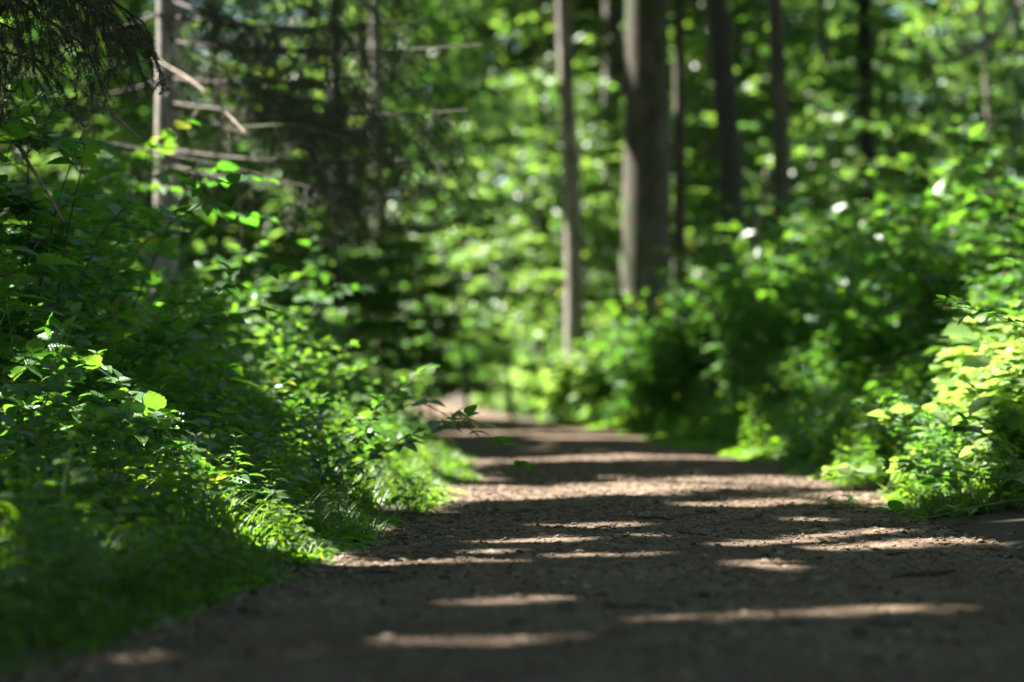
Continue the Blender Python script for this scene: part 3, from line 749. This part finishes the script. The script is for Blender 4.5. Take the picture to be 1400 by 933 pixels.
for i in range(40):
    d = 36+i*1.0+random.random(); x = float(xr(d))+.15+random.random()**1.4*(1.7 if d < 42 else 2.6)
    place(YNG, x, d, (.7+.3*random.random())*min(1.0, .45+.3*(x-float(xr(d)))), 'bright sunlit leafy bush on the bank where the path bends', 'bush', 'bright bushes on the bank at the bend')
for i in range(24):
    d = 56+i*1.5; x = float(xl(d))-.2-random.random()*2.2
    place(YNG, x, d, 1.2+.7*random.random(), 'pale sunlit bush at the far end of the path', 'bush', 'pale bushes at the far end')
SKY = [(640, 530, 68), (680, 484, 54), (720, 446, 46), (780, 436, 40), (850, 426, 34.5), (900, 428, 33), (960, 412, 31.5), (1020, 398, 30), (1080, 366, 29), (1150, 345, 27), (1250, 322, 24), (1330, 296, 21), (1400, 278, 19)]
for i in range(84):
    px = 640+780*((i+random.random())/84)**1.05
    yy_ = np.interp(px, [a for a, _, _ in SKY], [b for _, b, _ in SKY]); d = float(np.interp(px, [a for a, _, _ in SKY], [c_ for _, _, c_ in SKY]))*(1+random.gauss(0, .03))
    x = (px-700)/F*d; u = x-float(xr(d))
    if u < .1: x = float(xr(d))+.1; u = .1
    hh = CAMZ+(HY-yy_)/F*d-float(gz(x, d))-abs(random.gauss(0, .12))
    if px < 850: hh *= .62
    elif px < 960: hh *= .86
    if hh < .2: continue
    if px < 835: place(YNG, x, d, min(1.9, hh/.8), 'bright sunlit leafy bush on the bank where the path bends', 'bush', 'bright bushes on the bank at the bend')
    else:
        k = random.choice(('nettle', 'bramble', 'bramble')); plant(k, x, d, u, 1, min(1.9, hh/{'nettle': .92, 'bramble': .82}[k]))
# understory saplings
n_s = 0
def sap(px, d, sc, kind=0):
    x = (px-700)/F*d
    if carved(np.array([[x+a, d+b, float(gz(x, d))+h_*sc] for h_ in (1.2, 2.5, 4, 5) for a in (-.6*sc, 0, .6*sc) for b in (-.6*sc, .6*sc)]), far=2.0, mg=.1, only=BANK).sum() > 2: return
    l = ('sunny leafy beech sapling behind the bright bank where the path bends' if 480 < px < 860 else
         'leafy beech sapling among the trunks up the bank' if px >= 860 else 'leafy beech sapling behind the dark spruce boughs')
    gname = 'beech saplings '+('behind the bright bank' if 480 < px < 860 else 'among the trunks' if px >= 860 else 'behind the spruce boughs')
    place(SAP, x, d, sc, l, 'sapling', gname, tilt=.05)
rs = np.random.default_rng(77)
for row, (d, n, s0) in enumerate(((27, 7, .8), (37, 12, 1.0), (41, 12, 1.0), (47, 13, 1.15), (51, 15, 1.25), (57, 16, 1.4), (63, 16, 1.5), (70, 16, 1.7), (77, 16, 1.9), (85, 16, 2.1))):
    for k in range(n):
        px = -60+1520*(k+.5+rs.normal()*.25)/n; dd = d*(1+.05*rs.normal())
        x = (px-700)/F*dd
        if xl(dd)-.6 < x < xr(dd)+.9 : continue
        pxx = 700+x/dd*F
        if d < 30 and 470 < px < 1000: continue
        if dd > 56 and 470 < pxx < 670: continue
        if dd < 44 and (825 < pxx < 1095 or (745 < pxx < 815 and rs.random() < .55) or 1105 < pxx < 1262): continue
        sap(px, dd, s0*(.75+.5*rs.random()))
for (px, d, sc) in ((640, 36.5, .75), (590, 39, .8), (700, 38, .8), (660, 42, .9), (690, 47, .9), (540, 33, .6), (500, 36, .7), (1150, 37, .95), (985, 50, 1.1), (1125, 37, .9), (260, 31, .85), (335, 33, .95), (415, 32, .8), (300, 36, .95), (450, 35, .85), (385, 30, .7), (180, 33, .95), (90, 31, .9), (490, 36, .8), (360, 37, 1.05)):
    sap(px, d, sc)

# ground plants, grass and litter that nobody could count
def stuff_leaves(name, n, fn, mat, tmpl): ...
gb = MB(); r = np.random.default_rng(9)
for side in (-1, 1):
    n = 34000
    d = 4.6*(32/4.6)**r.random(n); u = np.abs(r.normal(size=n))*.45-.10
    e = xl(d) if side < 0 else xr(d); x = e+side*u
    k = (fbm(x*2.2, d*1.3, 3, 50+side) > .53) & (np.abs(x) < .235*d+.3)
    if side < 0: k &= (d > 7.5) | (r.random(n) < .45)
    if side > 0: k &= (d > 10.2) & (r.random(n) < np.clip((22-d)/9, .12, 1))
    x, d, u = x[k], d[k], u[k]; m = len(x)
    P = np.stack([x, d, gz(x, d)-.005], 1); a = r.random(m)*2*pi
    D = np.stack([np.cos(a)*.7, np.sin(a)*.7, np.ones(m)], 1); N = np.stack([np.cos(a), np.sin(a), -.2*np.ones(m)], 1)
    L = (.06+.20*r.random(m)**1.5)*np.clip(.5+u*1.6, .4, 1.25)
    gb.leaves(TM_BLADE, P, D, -N, L, (.0042+.002*r.random(m))/L*np.clip(d/9, .8, 2.2), r.random(m))
nt_ = 260
for side in (-1, 1):
    d = 5*(24/5)**r.random(nt_); u = np.abs(r.normal(size=nt_))*.35; e = xl(d) if side < 0 else xr(d); x = e+side*u
    ok = (np.abs(x) < .235*d+.3) & ((side < 0) | (d > 10.2)); x, d = x[ok], d[ok]
    k = np.repeat(np.arange(len(x)), 22); m = len(k); a = r.random(m)*2*pi
    X = x[k]+.035*r.normal(size=m); Y = d[k]+.035*r.normal(size=m)
    L = (.09+.15*r.random(m))*np.clip(.4+np.maximum(xl(Y)-X, X-xr(Y))*2, .45, 1.2)
    gb.leaves(TM_BLADE, np.stack([X, Y, gz(X, Y)-.005], 1), np.stack([np.cos(a)*.6, np.sin(a)*.6, np.ones(m)], 1), -np.stack([np.cos(a), np.sin(a), -.2*np.ones(m)], 1), L, (.007+.004*r.random(m))/L, r.random(m))
tag(gb.build('grass', M['grass']), 'soft green grass along both edges of the path', kind='stuff')
cb = MB()
for side in (-1, 1):
    n = 42000
    d = 5.2*(40/5.2)**r.random(n); u = r.random(n)**1.8*3.2-.10
    e = xl(d) if side < 0 else xr(d); x = e+side*u
    k = (fbm(x*1.7, d*1.1, 3, 60+side) > .40) & (np.abs(x) < .235*d+.3)
    if side > 0: k &= d > 10.2
    x, d, u = x[k], d[k], u[k]; m = len(x); a = r.random(m)*2*pi
    P = np.stack([x, d, gz(x, d)+.01+.10*r.random(m)*np.clip(u*2, .1, 1.6)], 1)
    D = np.stack([np.cos(a), np.sin(a), .15*r.normal(size=m)], 1); N = np.stack([r.normal(size=m)*.3, r.normal(size=m)*.3, np.ones(m)], 1)
    cb.leaves(TM_SMALL, P, D, N, (.028+.04*r.random(m))*np.clip(d/10, 1, 2), 1.1, r.random(m))
tag(cb.build('ground_cover', M['herb']), 'small leaved ground cover under the taller plants', kind='stuff')

# crumbs of soil and dead leaf bits on the path
ico = np.array([(1, 0, 0), (-1, 0, 0), (0, 1, 0), (0, -1, 0), (0, 0, 1), (0, 0, -1)], float); icoT = np.array([(0, 2, 4), (2, 1, 4), (1, 3, 4), (3, 0, 4), (2, 0, 5), (1, 2, 5), (3, 1, 5), (0, 3, 5)])
kb = MB(); n = 42000
d = 4.3*(22/4.3)**r.random(n); t = r.random(n)*2.1-1.05; x = (xl(d)+xr(d))/2+t*(xr(d)-xl(d))/2
sz = (.0014+.0042*r.random(n)**5*1.6)*np.clip(d/8, .8, 1.6)
P = np.stack([x, d, path_z(x, d)+sz*.2], 1)
V = P[:, None, :]+ico[None]*sz[:, None, None]*(.6+.8*r.random((n, 6, 1)))*np.array([1.2, 1.2, .75])
kb.add(V.reshape(-1, 3), None, (icoT[None]+(np.arange(n)*6)[:, None, None]).reshape(-1, 3))
tag(kb.build('soil_crumbs', M['clod']), 'crumbs of soil scattered on the path', kind='stuff')
lb = MB(); n = 6000
d = 4.3*(28/4.3)**r.random(n); t = np.where(r.random(n) < .6, np.sign(r.normal(size=n))*(1.0-np.abs(r.normal(size=n))*.14), np.clip(r.normal(size=n)*.6, -1.1, 1.1)); x = (xl(d)+xr(d))/2+t*(xr(d)-xl(d))/2; a = r.random(n)*2*pi
P = np.stack([x, d, np.maximum(path_z(x, d), gz(x, d))+.004], 1)
P = P[:]; lb.leaves(TM_HEX, P, np.stack([np.cos(a), np.sin(a), .15*r.normal(size=n)], 1), np.stack([r.normal(size=n)*.4, r.normal(size=n)*.4, np.ones(n)], 1), (.012+.034*r.random(n)**2), .9, r.random(n))
n = 17000
d = 4.4*(17/4.4)**r.random(n); t = r.random(n)*2.1-1.05; x = (xl(d)+xr(d))/2+t*(xr(d)-xl(d))/2; a = r.random(n)*2*pi
kk = fbm(x*1.6, d*1.1, 3, 33)+.25*np.abs(t) > .52+.12*r.random(n); x, d, a = x[kk], d[kk], a[kk]; n = len(x)
P = np.stack([x, d, np.maximum(path_z(x, d), gz(x, d))+.002+.004*r.random(n)], 1); L = .012+.045*r.random(n)**2
lb.leaves(TM_BLADE, P, np.stack([np.cos(a), np.sin(a), .22*r.random(n)], 1), np.stack([r.normal(size=n)*.5, r.normal(size=n)*.5, np.ones(n)], 1), L, (.0022+.003*r.random(n))/L, r.random(n)**1.5)
tag(lb.build('leaf_litter', M['litter']), 'dry brown leaf scraps and twig bits littering the path', kind='stuff')

# sticks on the path
def stick(pts, rad, label, group=None, mat='twig'):
    b = MB(); P = np.array([on_path(*q) for q in pts]); P[:, 2] = path_z(P[:, 0], P[:, 1])+rad*.8
    o = np.array(P[0]); t = np.linspace(0, 1, 7); Q = np.stack([np.interp(t, np.linspace(0, 1, len(P)), P[:, i]) for i in range(3)], 1)-o
    Q += r.normal(size=Q.shape)*rad*.5
    b.tube(Q, rad*np.array([.75, 1, .95, 1, .9, .8, .4]), 6)
    ob = b.build('stick', M[mat]); ob.location = o; tag(ob, label, 'stick', group)
stick([(1220, 792), (1305, 785)], .009, 'thick dark stick lying alone across the shaded near path')
stick([(1005, 713), (1040, 709)], .010, 'short dark stick at mid path in front of the long bright light streak')
stick([(950, 703), (980, 704)], .009, 'curved bit of bark with a dark underside at mid path', None, 'bark_brown')
stick([(870, 712), (920, 714)], .006, 'straight thin dark twig left of two short sticks at mid path')
stick([(1120, 698), (1160, 695), (1190, 694)], .006, 'flat dark twig near the cane lying on the path')
for k in range(64):
    py = 625+290*rs.random()**.8; px = 450+rs.random()*850
    stick([(px, py), (px+rs.normal()*30, py+rs.normal()*5)], (.0022+.003*rs.random()), 'tiny thin twig lying on the bare trodden path', 'tiny twigs on the path')

# ---------------------------------------------------------------- single canes and sprays seen clearly
def cane(pts, leaves, label, leafL=.07, rad=.005, mat='cane_green', lmat='bramble', tmpl=None, name='bramble_cane', every=.07, buds=False, cat='bramble', tri=True):
    P = np.array([at(*q) for q in pts]); n = 18; t = np.linspace(0, 1, n); s = np.linspace(0, 1, len(P))
    Q = np.stack([np.interp(t, s, P[:, i]) for i in range(3)], 1)
    for _ in range(2): Q[1:-1] = (Q[:-2]+2*Q[1:-1]+Q[2:])/4
    Q[:, 2] = np.maximum(Q[:, 2], np.maximum(gz(Q[:, 0], Q[:, 1]), path_z(Q[:, 0], Q[:, 1]))+rad*1.6)
    o = Q[0].copy(); o[2] = float(gz(o[0], o[1])) if o[2]-float(gz(o[0], o[1])) < .3 else o[2]
    root = empty(name, o); tag(root, label, cat); Q = Q-o
    sb = MB(); fb = MB(); sb.tube(Q, np.linspace(rad, rad*.4, n), 6)
    L = np.linalg.norm(np.diff(Q, axis=0), axis=1).sum(); m = int(L/every) if leaves is None else leaves
    for k in range(m):
        q = (k+.5)/m*(n-1)*.999; i = int(q); p0 = Q[i]+(Q[i+1]-Q[i])*(q-i); ax = norm((Q[i+1]-Q[i])[None])[0]
        sd = np.cross(ax, [0, 0, 1.0])*(1 if k % 2 else -1)
        D = ax*.55+sd*.75+np.array([0, 0, .3+.25*r.normal()])
        if tri: trifoliate(fb, sb, p0, D, r, leafL*(.75+.5*r.random()), .3+.5*r.random(), tmpl or TM_BRAMBLE)
        else:
            fb.leaves(tmpl or TM_HAZEL, [p0+norm(D[None])[0]*.015], [D], [[r.normal()*.3, r.normal()*.3, 1]], leafL*(.7+.6*r.random()), 1.0, r.random())
    # tip tuft
    ax = norm((Q[-1]-Q[-3])[None])[0]
    for k in range(3):
        D = ax+r.normal(size=3)*.5; fb.leaves(tmpl or TM_BRAMBLE, [Q[-1]], [D], [[r.normal()*.4, r.normal()*.4, 1]], leafL*.55, 1.0, .9)
    sb.build('cane', M[mat], root); fb.build('leaves', M[lmat], root)
    if buds:
        for k in range(9):
            c = Q[-1]+r.normal(size=3)*.014+ax*.02; bb = MB(); s_ = .004+.002*r.random()
            bb.add(c+ico*s_*(.8+.4*r.random((6, 1))), None, icoT, None, r.random()); bb.build('flower_bud', M['bud'], root)
    return root
cane([(300, 690, 8.5), (245, 610, 8.45), (200, 560, 8.4), (140, 505, 8.4), (85, 488, 8.4)], None, 'sunlit bramble cane leaning up through the dark nettles, large veined leaves', .085, .0062, every=.06)
cane([(-30, 560, 8.3), (20, 515, 8.3), (60, 490, 8.3)], None, 'sunlit bramble tip with pale leaf cluster at the edge of view', .08, .004, every=.05)
cane([(90, 590, 8.5), (150, 570, 8.45), (235, 573, 8.4)], None, 'thin flowering bramble shoot pointing at the path with white buds', .06, .0034, every=.06, buds=True)
cane([(20, 620, 8.6), (80, 545, 8.6), (70, 475, 8.6)], None, 'reddish bramble tip with buds rising above the sunlit leaves', .075, .004, 'cane_red', every=.06, buds=True)
cane([(60, 660, 8.2), (120, 600, 8.2), (160, 585, 8.2)], None, 'low bramble shoot with big leaves under the sunlit cane', .085, .0045, every=.055)
cane([(470, 600, 11.5), (570, 545, 11.2), (640, 585, 11.0), (705, 632, 10.9)], None, 'long bramble shoot arching out over the path from the spruce side', .075, .004, every=.085)
cane([(500, 580, 12.5), (560, 520, 12.3), (585, 505, 12.2)], None, 'dark leafy bramble tip standing up against the bright bend', .05, .003, every=.06)
cane([(480, 640, 10.5), (570, 600, 10.4), (640, 575, 10.4)], None, 'bramble shoot with drooping leaflets reaching low over the path', .08, .004, every=.07)
cane([(1300, 640, 11.6), (1235, 645, 11.5), (1165, 652, 11.4), (1120, 655, 11.4)], None, 'leafy sunlit sprig trailing furthest out onto the path below the bright bush', .085, .0045, 'cane_green', 'sun_leaf', TM_HAZEL, 'leafy_shoot', .06, cat='shoot', tri=False)
cane([(1330, 600, 11.6), (1260, 560, 11.5), (1215, 575, 11.4)], None, 'pale arching shoot of big leaves leaving the bright bush towards the bank', .10, .005, 'cane_green', 'sun_leaf', TM_HAZEL, 'leafy_shoot', .08, cat='shoot', tri=False)
cane([(1420, 680, 10.3), (1360, 688, 10.1), (1300, 700, 9.9), (1250, 712, 9.9), (1195, 722, 9.75)], 5, 'green bramble cane trailing down onto the bare path', .085, .0055)
cane([(1390, 672, 11.2), (1290, 686, 11.2), (1180, 692, 11.2), (1110, 696, 11.0)], 5, 'dark bramble cane lying flat on the path near the sunlit bush', .05, .0055, 'cane_red')
cane([(1440, 700, 9.9), (1380, 620, 10.0), (1340, 590, 10.1), (1322, 590, 10.1)], 9, 'shaded bramble shoot bending over in front of the sunlit bush', .075, .004, 'cane_red')
cane([(1420, 660, 10.2), (1350, 655, 10.3), (1260, 648, 10.5), (1215, 640, 10.6)], 7, 'dark leaved bramble shoot hanging before the sunlit grass', .08, .004, 'cane_red')
cane([(1200, 690, 12.6), (1230, 640, 12.4), (1310, 560, 12.2), (1345, 480, 12.2)], None, 'pale green shoot with round leaves slanting up beside the sunlit bush', .10, .008, 'cane_green', 'sun_leaf', TM_HAZEL, 'leafy_shoot', .07, cat='shoot', tri=False)
cane([(1330, 640, 12.0), (1240, 632, 12.0), (1170, 640, 12.2), (1130, 642, 12.2)], None, 'low sunlit shoot of small leaves spilling onto the path', .055, .004, 'cane_green', 'sun_leaf', TM_HAZEL, 'leafy_shoot', .04, cat='shoot', tri=False)
cane([(1440, 480, 9.4), (1390, 440, 9.5), (1320, 420, 9.6), (1290, 418, 9.6)], 11, 'thin dark shoot reaching in above the sunlit bush', .055, .003, 'cane_red')
cane([(1330, 560, 20), (1280, 450, 20), (1235, 425, 20)], 0, 'bare reddish stem sticking out of the bank', .05, .012, 'deadwood', name='dead_shoot', cat='shoot')
# arching bare branch high on the right and a leaning slim trunk
def bare(pts, rad, label):
    P = np.array([at(*q) for q in pts]); o = P[0].copy(); n = 20; t = np.linspace(0, 1, n)
    Q = np.stack([np.interp(t, np.linspace(0, 1, len(P)), P[:, i]) for i in range(3)], 1)
    for _ in range(3): Q[1:-1] = (Q[:-2]+2*Q[1:-1]+Q[2:])/4
    b = MB(); b.tube(Q-o, np.linspace(rad, rad*.5, n), 8); ob = b.build('bare_branch', M['bark_pale']); ob.location = o
    tag(ob, label, 'branch')
bare([(1420, -30, 36), (1380, 30, 36), (1335, 72, 36), (1290, 88, 36), (1270, 80, 36)], .055, 'pale bare branch curving like a hook high among the leaves')
bare([(1332, 70, 36), (1310, 60, 36), (1296, 40, 36), (1290, 20, 36)], .035, 'short pale bare twig rising off the hooked bare branch')
bare([(1018, 430, 44), (1038, 300, 44), (1052, 220, 44)], .09, 'pale slim leaning stem behind the dark leaning trunk')

# far wood closing the view
fb = MB(); rf = np.random.default_rng(44)
def wood(n, nc, x0, x1, y0, y1, h, low=None, lf=.46):
    C = np.stack([rf.uniform(x0, x1, nc), rf.uniform(y0, y1, nc), rf.random(nc)**1.2*h], 1)
    if low is not None:
        w_ = (C[:, 0] > low[0]) & (C[:, 0] < low[1]); C[w_, 2] *= low[2]/h
    k = rf.integers(0, nc, n); P = C[k]+rf.normal(size=(n, 3))*np.array([1.3, 1.3, .55]); P[:, 2] = np.maximum(P[:, 2], .2)
    fb.leaves(TM_RH, P, np.stack([rf.normal(size=n), rf.normal(size=n), -.2*np.ones(n)], 1), np.stack([rf.normal(size=n)*.5, rf.normal(size=n)*.5, np.ones(n)], 1), lf*(.6+.7*rf.random(n)), 1.2, rf.random(n))
wood(190000, 3300, -48, 40, 90, 122, 27, (-25, 2, 3.0)); wood(170000, 2600, -52, 24, 160, 182, 38, None, .7)
tag(fb.build('far_wood', M['beech'], smooth=False), 'far leafy wood closing the view behind the trees', kind='stuff')

# remove unused prototypes
for lst in HOLD:
    for pr in lst:
        if pr.name not in used:
            for ch in list(pr.children): bpy.data.objects.remove(ch)
            bpy.data.objects.remove(pr)

# ---------------------------------------------------------------- light, camera, render
w = bpy.data.worlds.new('World'); SC.world = w; w.use_nodes = True
nt = w.node_tree; bg = nt.nodes['Background']
sky = nt.nodes.new('ShaderNodeTexSky'); sky.sky_type = 'NISHITA'; sky.sun_disc = False
sky.sun_elevation = EL; sky.sun_rotation = math.atan2(AZX, AZY)
nt.links.new(sky.outputs[0], bg.inputs[0]); bg.inputs[1].default_value = .055
sl = bpy.data.lights.new('sun', 'SUN'); sl.energy = 5.0; sl.angle = radians(.5); sl.color = (1, .95, .86)
so = bpy.data.objects.new('sun', sl); COL.objects.link(so)
from mathutils import Vector
so.rotation_euler = Vector(SUN).to_track_quat('Z', 'Y').to_euler()
cam = bpy.data.cameras.new('camera'); co = bpy.data.objects.new('camera', cam); COL.objects.link(co)
cam.lens = 85; cam.sensor_width = 36; cam.clip_end = 1500; cam.clip_start = .05
co.location = (0, 0, CAMZ); co.rotation_euler = (radians(90)+math.atan((HY-466.5)/F), 0, 0)
cam.dof.use_dof = True; cam.dof.focus_distance = 9.0; cam.dof.aperture_fstop = 1.65
SC.camera = co
SC.view_settings.view_transform = 'Standard'; SC.view_settings.look = 'None'
SC.view_settings.exposure = 2.85; SC.view_settings.gamma = 1
cy = SC.cycles
cy.use_denoising = True; cy.max_bounces = 5; cy.diffuse_bounces = 4; cy.glossy_bounces = 2; cy.transmission_bounces = 4
cy.sample_clamp_indirect = 6; cy.use_adaptive_sampling = True; cy.adaptive_threshold = .02
cy.caustics_reflective = False; cy.caustics_refractive = False
print('PLANTS', cnt)
